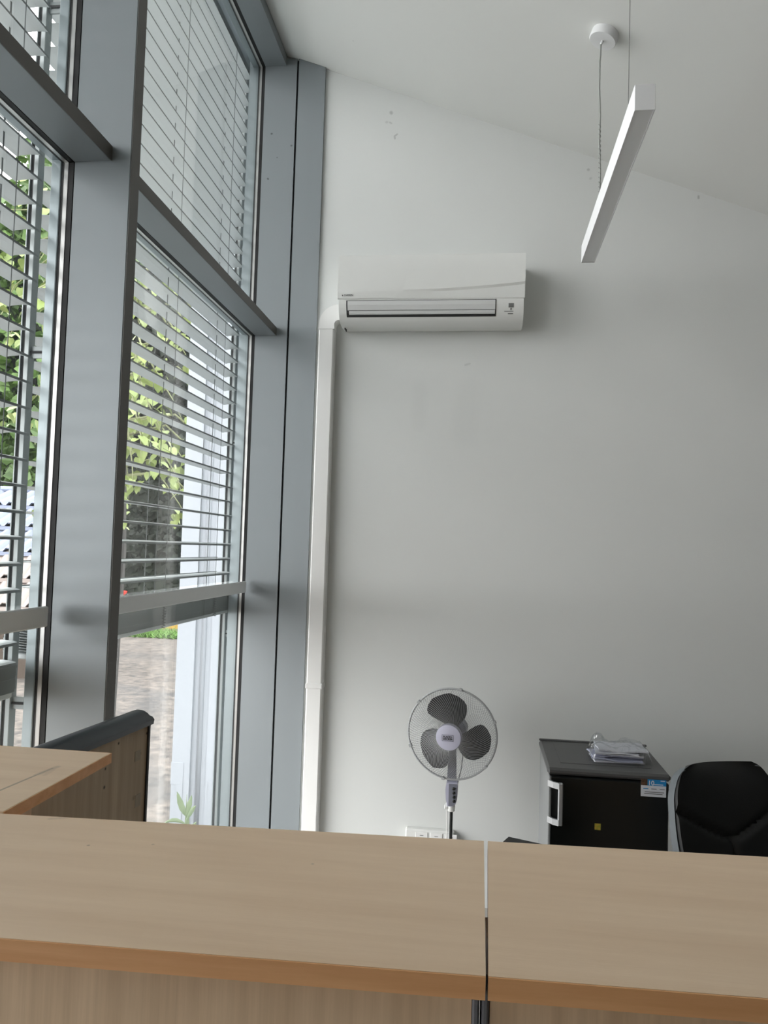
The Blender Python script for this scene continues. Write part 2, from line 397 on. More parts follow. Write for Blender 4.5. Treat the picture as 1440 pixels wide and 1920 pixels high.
# ------------------------------------------------------------------ outside blinds
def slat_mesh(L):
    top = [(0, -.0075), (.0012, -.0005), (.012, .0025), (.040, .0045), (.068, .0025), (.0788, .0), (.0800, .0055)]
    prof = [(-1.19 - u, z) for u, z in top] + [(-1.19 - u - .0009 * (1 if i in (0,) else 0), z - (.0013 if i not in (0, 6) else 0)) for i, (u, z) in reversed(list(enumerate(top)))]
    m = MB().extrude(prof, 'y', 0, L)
    me = bpy.data.meshes.new('slat'); me.from_pydata(m.v, [], m.f); me.update(); me.materials.append(M_slat); me.materials.append(M_slatlip_shade)
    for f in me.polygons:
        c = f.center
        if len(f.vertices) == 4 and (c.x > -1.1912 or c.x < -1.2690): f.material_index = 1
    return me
def blind(ya, yb, zfirst, stack_bot, nstack, cords, label, tilt=0):
    b = empty('venetian_blind', (-1.23, (ya + yb) / 2, stack_bot), label, 'blind', 'outside venetian blinds')
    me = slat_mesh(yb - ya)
    z = zfirst
    while z < 3.93:
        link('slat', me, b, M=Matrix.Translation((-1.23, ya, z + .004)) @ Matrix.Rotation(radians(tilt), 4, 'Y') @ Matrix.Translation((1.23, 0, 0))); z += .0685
    for i in range(nstack):
        dx = rnd.uniform(-.0015, .0015)
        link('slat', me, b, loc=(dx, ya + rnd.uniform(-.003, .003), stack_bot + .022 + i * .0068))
    MB().box(-1.272, -1.192, ya + .01, yb - .01, stack_bot, stack_bot + .016, .003).build('bottom_rail', M_slat, b)
    MB().box(-1.275, -1.185, ya, yb, 3.945, 4.04).build('head_box', M_alu_out, b)
    for y in cords:
        for x, r in ((-1.1885, .0013), (-1.2715, .0013)):
            MB().tube([(x, y, stack_bot + .01), (x, y, 3.95)], r, 5).build('ladder_cord', M_cord, b)
        MB().box(-1.2305, -1.2295, y - .003, y + .003, stack_bot + .01, 3.95).build('lift_tape', M_cord, b)
        n = 9                                   # slack loops of the ladder beside the stack
        pts = []
        for i in range(n * 6):
            pts.append((-1.187 + .006 * sin(i * 1.05) , y + .010 * cos(i * 1.05), stack_bot + .0 + i * .0018))
        MB().tube(pts, .0011, 4).build('cord_slack', M_cord, b)
    return b
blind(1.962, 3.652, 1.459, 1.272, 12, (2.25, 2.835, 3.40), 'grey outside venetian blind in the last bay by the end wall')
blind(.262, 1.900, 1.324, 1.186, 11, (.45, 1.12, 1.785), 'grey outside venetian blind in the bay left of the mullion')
blind(-1.418, .238, 1.324, 1.186, 11, (-1.2, -.6, .12), 'unseen venetian blind added in the bay behind the viewer, slats closed to hold back light', tilt=72)  # added out of view: closed slats block upper light, open gap lights the counter
for (y0, y1, x0, x1, lab) in ((1.916, 1.944, -1.240, -1.2135, 'blind guide rail on brackets outside the free-standing mullion'), (3.662, 3.690, -1.250, -1.222, 'blind guide rail outside at the end wall corner')):
    g = empty('blind_guide_rail', ((x0 + x1) / 2, (y0 + y1) / 2, 0), lab, 'rail', 'blind guide rails')
    MB().box(x1 - .014, x1, y0, y1, -.15, 4.04, .0015).build('channel', M_rail, g)
    MB().box(x0 + .003, x1 - .014, y0 + .006, y1 - .006, -.15, 4.04).build('slot', M_gasket, g)
    MB().box(x0, x0 + .003, y0, y1, -.15, 4.04).build('lip', M_rail, g)
    for z in (1.165, 2.10, 3.06):
        MB().box(x1, -1.167 if y0 < 3 else -1.185, (y0 + y1) / 2 - .003, (y0 + y1) / 2 + .003, z - .016, z + .016).build('bracket', M_rail, g)
        MB().tube([(x1 - .001, y0 + .008, z), (-1.165 if y0 < 3 else -1.187, y0 + .008, z)], .0035, 6).build('bolt', M_gasket, g)

# ------------------------------------------------------------------ air conditioner
ac = empty('air_conditioner', (-.25, 3.5, 2.62), 'white wall-mounted split air conditioner high on the end wall', 'air conditioner')
AX0, AX1 = -.667, .168
def yz(pts): return [(YB - d, z) for d, z in pts]
body = yz([(0, 2.632), (.09, 2.622), (.135, 2.624), (.165, 2.636), (.187, 2.662), (.2, 2.695), (.204, 2.725), (.204, 2.905), (.185, 2.926), (0, 2.926)])
MB().extrude(body, 'x', AX0 + .004, AX1 - .004).build('body', M_white, ac, smooth=35)
pan = [(.2045, 2.722), (.2125, 2.722), (.2145, 2.74), (.2155, 2.80), (.2165, 2.905), (.2155, 2.919), (.2045, 2.919)]
# front panel whose lower third steps back along a shallow curve
mb = MB(); nx = 40; rows = [2.722, 2.728]
for i in range(nx + 1):
    u = i / nx; x = AX0 + (AX1 - AX0) * u
    zc = 2.752 + .006 * u + .028 * max(0, (u - .35) / .65) ** 2          # crease height
    st = min(1, max(0, (u - .08) / .45)); st = st * st * (3 - 2 * st)
    for d, z in [(.2045, 2.722), (.2055, 2.7215), (.2075 + .003 * (1 - st), 2.726), (.2168 - .0058 * st, zc - .005), (.2175, zc + .005), (.2175, 2.85), (.2155, 2.912), (.212, 2.920), (.2045, 2.920)]:
        mb.v.append((x, YB - d, z))
n = 9
for i in range(nx):
    for k in range(n): mb.f.append((i * n + k, i * n + (k + 1) % n, (i + 1) * n + (k + 1) % n, (i + 1) * n + k))
mb.f += [tuple(range(n)), tuple(range(nx * n, nx * n + n))[::-1]]
mb.build('front_panel', M_white, ac, smooth=25)
# louver recess: follows the sloping underside of the body
def on_body(z, out=0.0):
    t = [(2.636, .165), (2.662, .187), (2.695, .2), (2.725, .204)]
    for (z0, d0), (z1, d1) in zip(t, t[1:]):
        if z <= z1 or z1 == 2.725: return YB - (d0 + (d1 - d0) * (z - z0) / (z1 - z0)) - out
def strip(x0, x1, zs, out, th=.002):
    p = [(on_body(z, out), z) for z in zs] + [(on_body(z, out - th), z) for z in reversed(zs)]
    return MB().extrude(p, 'x', x0, x1)
strip(-.628, .044, [2.648, 2.662, 2.68, 2.695, 2.7165], .0018).build('louver_recess', M_darkgap, ac)
strip(-.622, .040, [2.674, 2.684, 2.695, 2.7135], .0045, .004).build('louver', M_lou, ac)
strip(-.616, .039, [2.657, 2.662, 2.6715], .0045, .004).build('louver', M_lou, ac)
strip(.098, .121, [2.682, 2.69, 2.699], .0015).build('display_window', M_grey, ac)
strip(.107, .111, [2.672, 2.679], .0015).build('indicator', M_ink, ac)
strip(.080, .120, [2.6655, 2.668], .0015).build('printed_line', M_grey, ac)
strip(.096, .119, [2.6555, 2.659], .0015).build('printed_line', M_grey, ac)
MB().box(-.651, -.647, YB - .1, YB - .06, 2.615, 2.628).build('side_vent', M_darkgap, ac)
text('logo_text', 'DAIKIN', .0125, M_ink, ac, Matrix.Translation((-.616, YB - .2156, 2.737)) @ FACE, sx=1.0)
MB().extrude([(-.646, 2.7335), (-.640, 2.7335), (-.646, 2.7415)], 'y', YB - .2156, YB - .2150).build('logo_mark', M_ink, ac)

# ------------------------------------------------------------------ pipe duct
du = empty('pipe_duct', (-.745, 3.57, 0), 'white plastic pipe duct running down the wall from the air conditioner', 'duct')
DX0, DX1, DY = -.782, -.708, 3.538
MB().box(DX0, DX1, DY, YB, 0.02, 2.648, .006).build('cover', M_duct, du)
MB().box(DX0 - .003, DX1 + .003, DY - .003, YB, .945, .972, .004).build('coupler', M_duct, du)
pr = []                                    # elbow: vertical to horizontal, turning right into the unit
R0, R1 = .022, .096; cx, czz = DX1 + .022, 2.648
N = 10
outer = [(cx - R1 * cos(pi / 2 * i / N), czz + R1 * sin(pi / 2 * i / N)) for i in range(N + 1)]
inner = [(cx - R0 * cos(pi / 2 * i / N), czz + R0 * sin(pi / 2 * i / N)) for i in range(N + 1)]
MB().extrude([(DX0 - .002, 2.628), ] + outer + [(AX0 + .003, czz + R1), (AX0 + .003, czz + R0)] + inner[::-1] + [(DX1 + .002, 2.628)], 'y', DY - .004, YB).build('elbow', M_duct, du, smooth=40)

# ------------------------------------------------------------------ pendant lamp
pl = empty('pendant_lamp', (.41, 2.65, 2.8), 'long white linear pendant lamp hanging from the sloping ceiling', 'lamp')
LX0, LX1, LY0, LY1, LZ0, LZ1 = .385, .439, 2.10, 3.214, 2.805, 2.877
mb = MB()
t = .003
mb.box(LX0, LX0 + t, LY0 + t, LY1 - t, LZ0, LZ1 - t); mb.box(LX1 - t, LX1, LY0 + t, LY1 - t, LZ0, LZ1 - t); mb.box(LX0, LX1, LY0 + t, LY1 - t, LZ1 - t, LZ1)
mb.build('housing', M_lamp, pl)
for y0, y1 in ((LY0, LY0 + t), (LY1 - t, LY1)): MB().box(LX0, LX1, y0, y1, LZ0, LZ1, .0008).build('end_cap', M_lamp, pl)
MB().box(LX0 + t, LX1 - t, LY0 + t, LY1 - t, LZ0 + .003, LZ0 + .006).build('diffuser', M_diff, pl)
ang = math.atan(.3775)
CXc, CYc = .402, 2.768
Mc = Matrix.Translation((CXc, CYc, cz(CXc))) @ Matrix.Rotation(ang, 4, 'Y')
MB(Mc).lathe([(.05, 0.0), (.05, -.026), (.047, -.03), (.0, -.0301)], 40).build('ceiling_rose', M_lamp, pl, smooth=40)
ctop = Mc @ Vector((0, 0, -.03))
MB(Mc).lathe([(.005, -.03), (.005, -.04), (.003, -.043)], 10).build('strain_relief', M_lamp, pl)
lowp = Vector((.3915, CYc, 2.876)); upp = Vector((ctop.x - .008, CYc, ctop.z - .075))
pts = [Mc @ Vector((0, 0, -.03)), Mc @ Vector((0, 0, -.045)), upp + Vector((.002, 0, .02)), upp] + [upp.lerp(lowp, k / 5) + Vector((.0015 * (-1) ** k * (k % 5 > 0), 0, 0)) for k in range(1, 6)]
MB().tube(pts, .0030, 8).build('power_cable', M_cable, pl, smooth=True)
pts = []
for i in range(110):
    u = i / 109; c = upp.lerp(lowp, .45 + .55 * u); pts.append((c.x + .0036 * cos(i * .9), c.y + .0036 * sin(i * .9), c.z))
MB().tube(pts, .0009, 4).build('cable_spiral', M_wire, pl)
for yy in (2.235,):
    MB().tube([(.392, yy, LZ1), (.392, yy, cz(.392))], .0011, 6).build('suspension_wire', M_wire, pl)
    MB().lathe([(.004, 0), (.004, .012), (.002, .016)], 10, Matrix.Translation((.392, yy, LZ1))).build('wire_grip', M_wire, pl)

# ------------------------------------------------------------------ standing fan
FC = Vector((-.095, 3.20, .857))
fan = empty('standing_fan', (-.09, 3.27, 0), 'pale lilac pedestal fan with round wire cage and three dark blades', 'fan')
Mf = Matrix.Translation(FC) @ Matrix.Rotation(radians(-10), 4, 'Z') @ Matrix.Rotation(radians(90 + 1), 4, 'X')   # local +z looks towards the viewer
RF = .183
def cage(front):
    mb = MB(Mf); nw = 104
    for k in range(nw):
        pts = []
        for i in range(9):
            u = i / 8; r = .05 + (RF - .05) * u
            tw = (.62 if front else -.62) * u
            dep = .062 * (1 - (r / RF) ** 2.6) if front else -.07 * (1 - (r / RF) ** 2.6)
            a = 2 * pi * k / nw + tw
            pts.append((r * cos(a), r * sin(a), dep + (.004 if front else -.004)))
        mb.tube(pts, .0008, 3, cap=False)
    return mb
tag(cage(True).build('front_grille', M_fang, fan), kind='stuff')
tag(cage(False).build('rear_grille', M_fang, fan), kind='stuff')
MB(Mf).tube([(RF * cos(2 * pi * i / 64), RF * sin(2 * pi * i / 64), .0) for i in range(64)], .0042, 8, closed=True).build('cage_ring', M_fang, fan, smooth=True)
for k in range(6):
    a = 2 * pi * k / 6 + .35
    MB(Mf @ Matrix.Rotation(a, 4, 'Z')).box(RF - .004, RF + .006, -.006, .006, -.009, .009).build('ring_clip', M_fang, fan)
MB(Mf).lathe([(.053, .045), (.053, .060), (.05, .066), (.035, .0695), (.0, .0705)], 40).build('hub_badge', M_fanw, fan, smooth=40)
Mt = Mf @ Matrix.Translation((-.002, .0, .0712)) @ Matrix.Rotation(radians(2), 4, 'Z')
text('badge_text', 'BLACK+\nDECKER', .0103, M_ink, fan, Mt, bold=.0004)
mb = MB(Mt); hw, hh, tt = .0235, .0125, .0011
mb.box(-hw, hw, hh - tt, hh, -.0003, .0002); mb.box(-hw, hw, -hh, -hh + tt, -.0003, .0002); mb.box(-hw, -hw + tt, -hh, hh, -.0003, .0002); mb.box(hw - tt, hw, -hh, hh, -.0003, .0002)
mb.build('badge_border', M_ink, fan)
def blade(a0):
    mb = MB(Mf); nu, nv = 12, 10
    for i in range(nu + 1):
        u = i / nu; r = .032 + (.160 - .032) * u
        half = .30 + .34 * sin(pi * min(1, u * .92 + .12)) ** .8 if u < .97 else .28
        half = (.54 + .22 * sin(pi * u ** .85)) * (1 - max(0, (u - .70) / .30) ** 2.4 * .58)
        mid = a0 + .38 * u
        for j in range(nv + 1):
            v = j / nv * 2 - 1; a = mid + v * half
            mb.v.append((r * cos(a), r * sin(a), -.014 + .015 * v * (.5 + .5 * u) + .004))
    for i in range(nu):
        for j in range(nv):
            q = i * (nv + 1) + j; mb.f.append((q, q + nv + 1, q + nv + 2, q + 1))
    top = len(mb.v); mb.v += [(x, y, z - .002) for x, y, z in mb.v[:top]]
    mb.f += [tuple(i + top for i in f[::-1]) for f in mb.f[:]]
    return mb
for k in range(3): blade(radians(88 + 120 * k)).build('blade', M_fanb, fan, smooth=True)
MB(Mf).lathe([(.034, -.035), (.036, -.01), (.033, .024), (.0, .026)], 28).build('blade_hub', M_fanb, fan, smooth=40)
MB(Mf).lathe([(.0, -.155), (.03, -.152), (.042, -.13), (.044, -.08), (.044, -.074)], 28).build('motor_housing', M_fband, fan, smooth=40)
MB().extrude([(-.112, .645), (-.073, .645), (-.078, .80), (-.108, .81)], 'y', 3.262, 3.292).build('neck', M_fband, fan)
prof = [(-.113, .648), (-.068, .650), (-.066, .62), (-.068, .585), (-.074, .562), (-.088, .553), (-.107, .553), (-.114, .58), (-.117, .62)]
MB().extrude(prof, 'y', 3.24, 3.30).build('control_box', M_fanw, fan, smooth=30)
MB().extrude([(-.103, .645), (-.070, .645), (-.069, .62), (-.071, .588), (-.077, .566), (-.086, .557), (-.103, .557)], 'y', 3.2365, 3.24).build('control_panel', M_fband, fan)
for k in range(4): MB().lathe([(.0065, 0), (.0065, .003), (.004, .005)], 12, Matrix.Translation((-.083 + .001 * k, 3.2365, .627 - .0165 * k)) @ Matrix.Rotation(pi / 2, 4, 'X')).build('speed_button', M_fanp, fan)
MB().lathe([(.015, 0), (.016, .02), (.013, .026)], 20, Matrix.Translation((-.092, 3.268, .528))).build('collar', M_white, fan, smooth=40)
MB().lathe([(.011, 0), (.011, .012), (.006, .014)], 14, Matrix.Translation((-.106, 3.268, .543)) @ Matrix.Rotation(-pi / 2, 4, 'Y')).build('height_knob', M_white, fan)
MB().tube([(-.091, 3.268, .03), (-.091, 3.268, .53)], .0065, 12).build('pole', M_fanp, fan, smooth=40)
MB().lathe([(.19, 0), (.19, .012), (.17, .022), (.04, .034), (.02, .05), (.0, .051)], 40, Matrix.Translation((-.091, 3.268, .0))).build('base', M_fanw, fan, smooth=40)
MB().tube([(-.06, 3.285, .835), (-.052, 3.29, .80), (-.050, 3.292, .75), (-.054, 3.29, .70), (-.062, 3.285, .665), (-.070, 3.278, .63)], .0024, 6).build('motor_cord', M_fang, fan)
MB().tube([(-.112, 3.285, .555), (-.108, 3.285, .45), (-.108, 3.29, .30), (-.11, 3.35, .06)], .0026, 6).build('power_cord', M_duct, fan)

# wall socket strip behind the fan
so = empty('wall_socket', (-.2, 3.58, .2), 'white multi-socket box low on the wall behind the fan pole', 'socket')
MB().box(-.305, -.085, 3.562, YB, .17, .337, .006).build('frame', M_white, so)
for k in range(3):
    x = -.258 + .066 * k
    MB().box(x, x + .056, 3.558, 3.562, .20, .327, .002).build('socket_plate', M_duct, so)
    MB().box(x + .02, x + .036, 3.5572, 3.558, .3125, .315).build('plate_label', M_grey, so)
    MB().lathe([(.017, 0), (.017, .0009)], 18, Matrix.Translation((x + .028, 3.558, .288)) @ Matrix.Rotation(pi / 2, 4, 'X')).build('socket_hole', M_ink, so)

# ------------------------------------------------------------------ fridge
fr = empty('fridge', (.46, 3.03, 0), 'small dark grey fridge with black door standing against the end wall', 'fridge')
FX0, FX1, FY0, FY1, FZ = .262, .672, 2.872, 3.235, .85
MB().box(FX0, FX1, FY0, FY1, .02, .822, .004).build('body', M_fbody, fr)
MB().box(FX0 - .006, FX1 + .006, FY0 - .042, FY1 + .004, .822, .846, .008).build('worktop', M_frid, fr)
MB().box(FX0 + .046, FX1 - .046, FY0 + .03, FY1 - .012, .846, .8475, .001).build('top_inlay', M_frid, fr)
MB().box(FX0 - .006, FX1 + .006, FY1 - .01, FY1 + .004, .845, .853, .003).build('rear_ledge', M_frid, fr)
door = MB().box(FX0, FX1, FY0 - .038, FY0 - .004, .03, .816, .005).build('door', M_fdoor, fr)
MB().box(FX0 - .001, FX0 + .010, FY0 - .040, FY0 - .004, .03, .816, .003).build('door_edge_trim', M_fbody, door)
MB().box(FX0 + .03, FX0 + .046, FY0 - .074, FY0 - .058, .655, .802, .003).build('handle', M_silver, door)
for z0, z1 in ((.655, .676), (.781, .802)):
    MB().extrude([(FX0 - .004, FY0 - .036), (FX0 + .012, FY0 - .060), (FX0 + .032, FY0 - .074), (FX0 + .034, FY0 - .066), (FX0 + .014, FY0 - .050), (FX0 + .006, FY0 - .036)], 'z', z0, z1).build('handle_arm', M_silver, door)
yd = FY0 - .0385
la = MB().box(.577, .662, yd - .0006, yd, .768, .830).build('warranty_label', M_lbl, door)
MB().box(.599, .662, yd - .0010, yd - .0006, .806, .830).build('label_band', M_lblb, door)
MB().box(.577, .599, yd - .0010, yd - .0006, .806, .830).build('label_photo', M_lblp, door)
text('label_text', '10', .022, M_lbl, door, Matrix.Translation((.611, yd - .0014, .8145)) @ FACE, bold=.0003)
for (x0, x1, z, m) in ((.621, .652, .8105, M_lbl), (.643, .658, .8235, M_lbl), (.585, .602, .795, M_lblb), (.612, .630, .795, M_grey), (.64, .657, .795, M_grey), (.59, .655, .784, M_grey), (.588, .65, .778, M_grey)):
    MB().box(x0, x1, yd - .0013, yd - .001, z - .0012, z + .0012).build('label_print', m, door)
MB().box(.422, .443, yd - .0006, yd, .641, .663, M=None).build('sticker', M_yel, door)
for x in (FX0 + .03, FX1 - .03):
    for y in (FY0 + .03, FY1 - .03): MB().lathe([(.016, 0), (.016, .022)], 12, Matrix.Translation((x, y, 0))).build('foot', M_blk, fr)

# bundle of papers in clear film on the fridge
bu = empty('paper_bundle', (.53, 3.02, .8475), 'stack of white papers in crumpled clear film on the fridge', 'papers')
for k in range(6):
    r = random.Random(k); a = radians(r.uniform(-9, 6)); w, h = r.uniform(.150, .185), r.uniform(.10, .135)
    cxp, cyp = .525 + r.uniform(-.012, .012), 2.995 + r.uniform(-.01, .01)
    Mq = Matrix.Translation((cxp, cyp, .8505 + k * .0082)) @ Matrix.Rotation(a, 4, 'Z')
    mb = MB(Mq); n = 8
    for i in range(n + 1):
        for j in range(n + 1):
            x = (i / n - .5) * w; y = (j / n - .5) * h
            mb.v.append((x, y, .003 * sin(x * 40 + k) * sin(y * 50 + k * 2) + .003))
    for i in range(n):
        for j in range(n):
            q = i * (n + 1) + j; mb.f.append((q, q + n + 1, q + n + 2, q + 1))
    t0 = len(mb.v); mb.v += [(x, y, z - .0048) for x, y, z in mb.v]
    mb.f += [tuple(i + t0 for i in f[::-1]) for f in mb.f[:]]
    for i in range(n):
        for a_, b_ in (((i) * (n + 1), (i + 1) * (n + 1)), ((i + 1) * (n + 1) + n, i * (n + 1) + n), (i + 1, i), (n * (n + 1) + i, n * (n + 1) + i + 1)):
            mb.f.append((a_, b_, b_ + t0, a_ + t0))
    mb.build('sheet_pack', M_paper2 if k in (1, 2) else M_paper, bu, smooth=40)
mb = MB(Matrix.Translation((.53, 3.0, 0)) @ Matrix.Rotation(radians(-5), 4, 'Z')); n = 26; r = random.Random(3)
ph = [[r.uniform(-1, 1) for _ in range(n + 1)] for _ in range(n + 1)]
for i in range(n + 1):
    for j in range(n + 1):
        x = (i / n - .5) * .225; y = (j / n - .5) * .165
        e = max(abs(x) / .1125, abs(y) / .0825)
        top = .908 + .006 * sin(x * 60) + .005 * cos(y * 70 + x * 30)
        mb.v.append((x, y, .8545 + (top - .8545) * max(0, 1 - max(0, e - .74) / .26) ** .7 + .0045 * ph[i][j] * (1 if e < .95 else .2) + (.012 if i < 7 and j > 16 and e < .85 else 0)))
for i in range(n):
    for j in range(n):
        q = i * (n + 1) + j; mb.f.append((q, q + n + 1, q + n + 2, q + 1))
mb.build('clear_film', M_wrap, bu)

# ------------------------------------------------------------------ office chair
ch = empty('office_chair', (.95, 2.5, 0), 'black leather office chair with grey shell beside the fridge', 'chair')
TH = radians(25); RC = radians(22)
Mch = Matrix.Translation((.945, 2.50, 0)) @ Matrix.Rotation(TH, 4, 'Z')       # local -y = facing direction
Mbk = Mch @ Matrix.Translation((0, .16, .412)) @ Matrix.Rotation(-RC, 4, 'X')   # backrest frame, local z up along the back
def back_outline(v):      # half width along the back, v 0 bottom..1 top
    w = .185 + .035 * sin(pi * min(1, v * 1.1))
    if v > .80: w *= math.sqrt(max(0.0, 1 - ((v - .80) / .215) ** 2)) ** .42
    return w
def back_surface(front, grow, H=.50):
    mb = MB(Mbk); nu, nv = 36, 48
    for j in range(nv + 1):
        v = j / nv; w = back_outline(v) + grow
        for i in range(nu + 1):
            u = i / nu * 2 - 1; x = u * w; z = v * (H + grow) + (.01 if front else 0) + .012 * v * (1 - u * u)
            dish = .055 * u * u
            if front:
                puff = .028 * (1 - abs(u) ** 3) * (1 - abs(2 * v - 1) ** 6)
                gV = abs((v - .53) - .20 * abs(u) ** 1.25); g = .016 * math.exp(-(gV / .022) ** 2)
                if v < .53: g = max(g, .014 * math.exp(-((u) / .05) ** 2))
                y = -.012 - puff + g - dish
            else: y = .030 - dish * .9
            mb.v.append((x, y, z))
    for j in range(nv):
        for i in range(nu):
            q = j * (nu + 1) + i; f = (q, q + 1, q + nu + 2, q + nu + 1); mb.f.append(f if front else f[::-1])
    return mb, nu, nv
def solid_back(name, m, y0, grow, front=True):
    mb, nu, nv = back_surface(front, grow); t0 = len(mb.v)
    base = [(x, (y0 - .055 * (x / max(.02, back_outline(min(1, max(0, z / .50))) + grow)) ** 2), z) for x, y, z in mb.v]
    mb.v += base; fs = mb.f[:]; mb.f += [tuple(i + t0 for i in f[::-1]) for f in fs]
    W = nu + 1
    ring_ = [i for i in range(W)] + [j * W + nu for j in range(1, nv + 1)] + [nv * W + i for i in range(nu - 1, -1, -1)] + [j * W for j in range(nv - 1, 0, -1)]
    for a_, b_ in zip(ring_, ring_[1:] + ring_[:1]): mb.f.append((b_, a_, a_ + t0, b_ + t0))
    return mb.build(name, m, ch, smooth=50)
solid_back('backrest', M_leath, .010, .005)
solid_back('back_shell', M_shell, .004, .010, front=False)
MB(Mch).box(-.24, .24, -.30, .16, .40, .475, .03).build('seat', M_leath, ch, smooth=40)
for s in (-1, 1):
    a = MB(Mch).box(s * .27 - .03, s * .27 + .03, -.16, .10, .60, .63, .01).build('armrest', M_blk, ch)
    MB(Mch).tube([(s * .22, 0, .42), (s * .275, -.02, .46), (s * .275, -.03, .605)], .014, 8).build('arm_support', M_shell, ch)
MB(Mch).tube([(0, .1, .42), (0, .2, .44), (0, .225, .60)], .02, 8).build('back_bracket', M_blk, ch)
MB(Mch).tube([(0, 0, .08), (0, 0, .41)], .026, 14).build('gas_lift', M_blk, ch, smooth=40)
for k in range(5):
    a = 2 * pi * k / 5 + .3
    MB(Mch).tube([(0, 0, .10), (.17 * cos(a), .17 * sin(a), .085), (.29 * cos(a), .29 * sin(a), .07)], [.024, .02, .014], 8).build('base_arm', M_blk, ch)
    MB(Mch).lathe([(.026, -.02), (.028, 0), (.026, .02)], 14, Matrix.Translation((.29 * cos(a), .29 * sin(a), .028)) @ Matrix.Rotation(a, 4, 'Z') @ Matrix.Rotation(pi / 2, 4, 'X')).build('caster', M_blk, ch)

# low black drawer unit whose corner shows above the counter
cb = empty('drawer_unit', (.2, 2.4, 0), 'low slim black drawer unit, corner showing between counter and fridge', 'cabinet')
Mcb = Matrix.Translation((.113, 2.592, 0)) @ Matrix.Rotation(radians(-22), 4, 'Z')
MB(Mcb).box(0, .36, -.17, 0, .04, .66, .004).build('body', M_blk, cb)
MB(Mcb).box(-.004, .364, -.174, .004, .66, .682, .008).build('top', M_blk, cb)
for k in range(3):
    d_ = MB(Mcb).box(.008, .352, -.185, -.17, .06 + .2 * k, .245 + .2 * k, .003).build('drawer', M_blk, cb)
    MB(Mcb).box(.12, .24, -.20, -.185, .15 + .2 * k, .162 + .2 * k, .003).build('drawer_handle', M_silver, d_)
for x in (.03, .33):
    for y in (-.14, -.03): MB(Mcb).tube([(x, y, 0), (x, y, .045)], .014, 8).build('foot', M_blk, cb)

# ------------------------------------------------------------------ reception counter
ZC = 1.20
Mct = Matrix.Translation((.0165, .757, 0)) @ Matrix.Rotation(radians(2.1), 4, 'Z')
def counter(label, x0, x1, yb0, yb1, posts, hx):
    c = empty('reception_counter', Mct @ Vector(((x0 + x1) / 2, .17, 0)), label, 'counter')
    def fy(x): return .7575 + .037 * (x - .0165)
    def by(x): return 1.104 + .056 * (x - .0165)
    wx0, wx1 = x0 + .0165, x1 + .0165; bx0, bx1 = wx0 + (.003 if x0 > -.1 else 0), wx1
    top = MB().extrude([(wx0, fy(wx0) + .0015), (wx1, fy(wx1) + .0015), (bx1, by(bx1)), (bx0, by(bx0))], 'z', ZC - .0215, ZC)
    t = top.build('top', M_wtop, c)
    MB().extrude([(wx0, fy(wx0) - .0006), (wx1, fy(wx1) - .0006), (wx1, fy(wx1) + .0015), (wx0, fy(wx0) + .0015)], 'z', ZC - .0215, ZC - .0004).build('edge_band', M_wedge, t)
    MB(Mct).box(x0 + (.0032 if x0 > -.1 else 0), x1 - (.0118 if x1 < .1 else 0), .020, .038, .06, ZC - .0225).build('front_panel', M_wpanel, c)
    for (a, b) in posts: MB(Mct).box(a, b, .016, .052, .0, ZC - .0225, .002).build('post', M_post, c)
    MB(Mct).box(hx, hx + .018, .052, .17, .0, ZC - .0225).build('side_panel', M_wpanel, c)
    return c
counter('long beech-topped reception counter in front, left of the gap', -.93, -.0012, .352, .350, [(-.0125, -.0055)], -.024)
counter('beech-topped reception counter section in front, right of the gap', .0012, 1.6, .347, .35, [(-.0035, .0035), (1.55, 1.6)], .006)

rc = empty('return_counter', (-.80, 1.24, 0), 'beech side counter ledge running towards the window, scratched top', 'counter')
t = MB().box(-.935, -.681, 1.074, 1.406, ZC - .0185, ZC, .001).build('top', M_wtop, rc)
MB().box(-.681, -.6795, 1.074, 1.406, ZC - .0183, ZC - .0004).build('edge_band', M_wedge, t)
MB().box(-.935, -.681, 1.406, 1.4075, ZC - .0183, ZC - .0004).build('edge_band', M_wedge, t)
MB().box(-.79, -.772, 1.08, 1.30, 0, ZC - .0187).build('support_panel', M_wpanel, rc)

pt = empty('partition_panel', (-.84, 1.5, 0), 'wooden partition panel with black rounded top cap by the window', 'partition')
pa = math.atan2(.037, .374)
Mpt = Matrix.Translation((-.7985, 1.868, 0)) @ Matrix.Rotation(-pa, 4, 'Z')
MB(Mpt).box(-.060, -.010, -.72, -.006, .03, 1.150).build('board', M_wdark, pt)
MB(Mpt).box(-.064, -.006, -.008, .0, .0, 1.152).build('end_profile', M_blk, pt)
capp = [(0, 1.146), (.002, 1.158), (-.004, 1.164), (-.012, 1.1665), (-.018, 1.172), (-.030, 1.1775), (-.046, 1.1785), (-.060, 1.174), (-.070, 1.164), (-.072, 1.146)]
MB(Mpt).extrude(capp, 'y', -.72, .003).build('top_cap', M_capblk, pt, smooth=35)
MB(Mpt).box(-.0105, -.0093, -.052, -.028, .955, .985).build('sticker_residue', M_residue, pt)
MB(Mpt).box(-.0105, -.0095, -.062, -.036, 1.068, 1.092).build('sticker_residue', M_residue, pt)

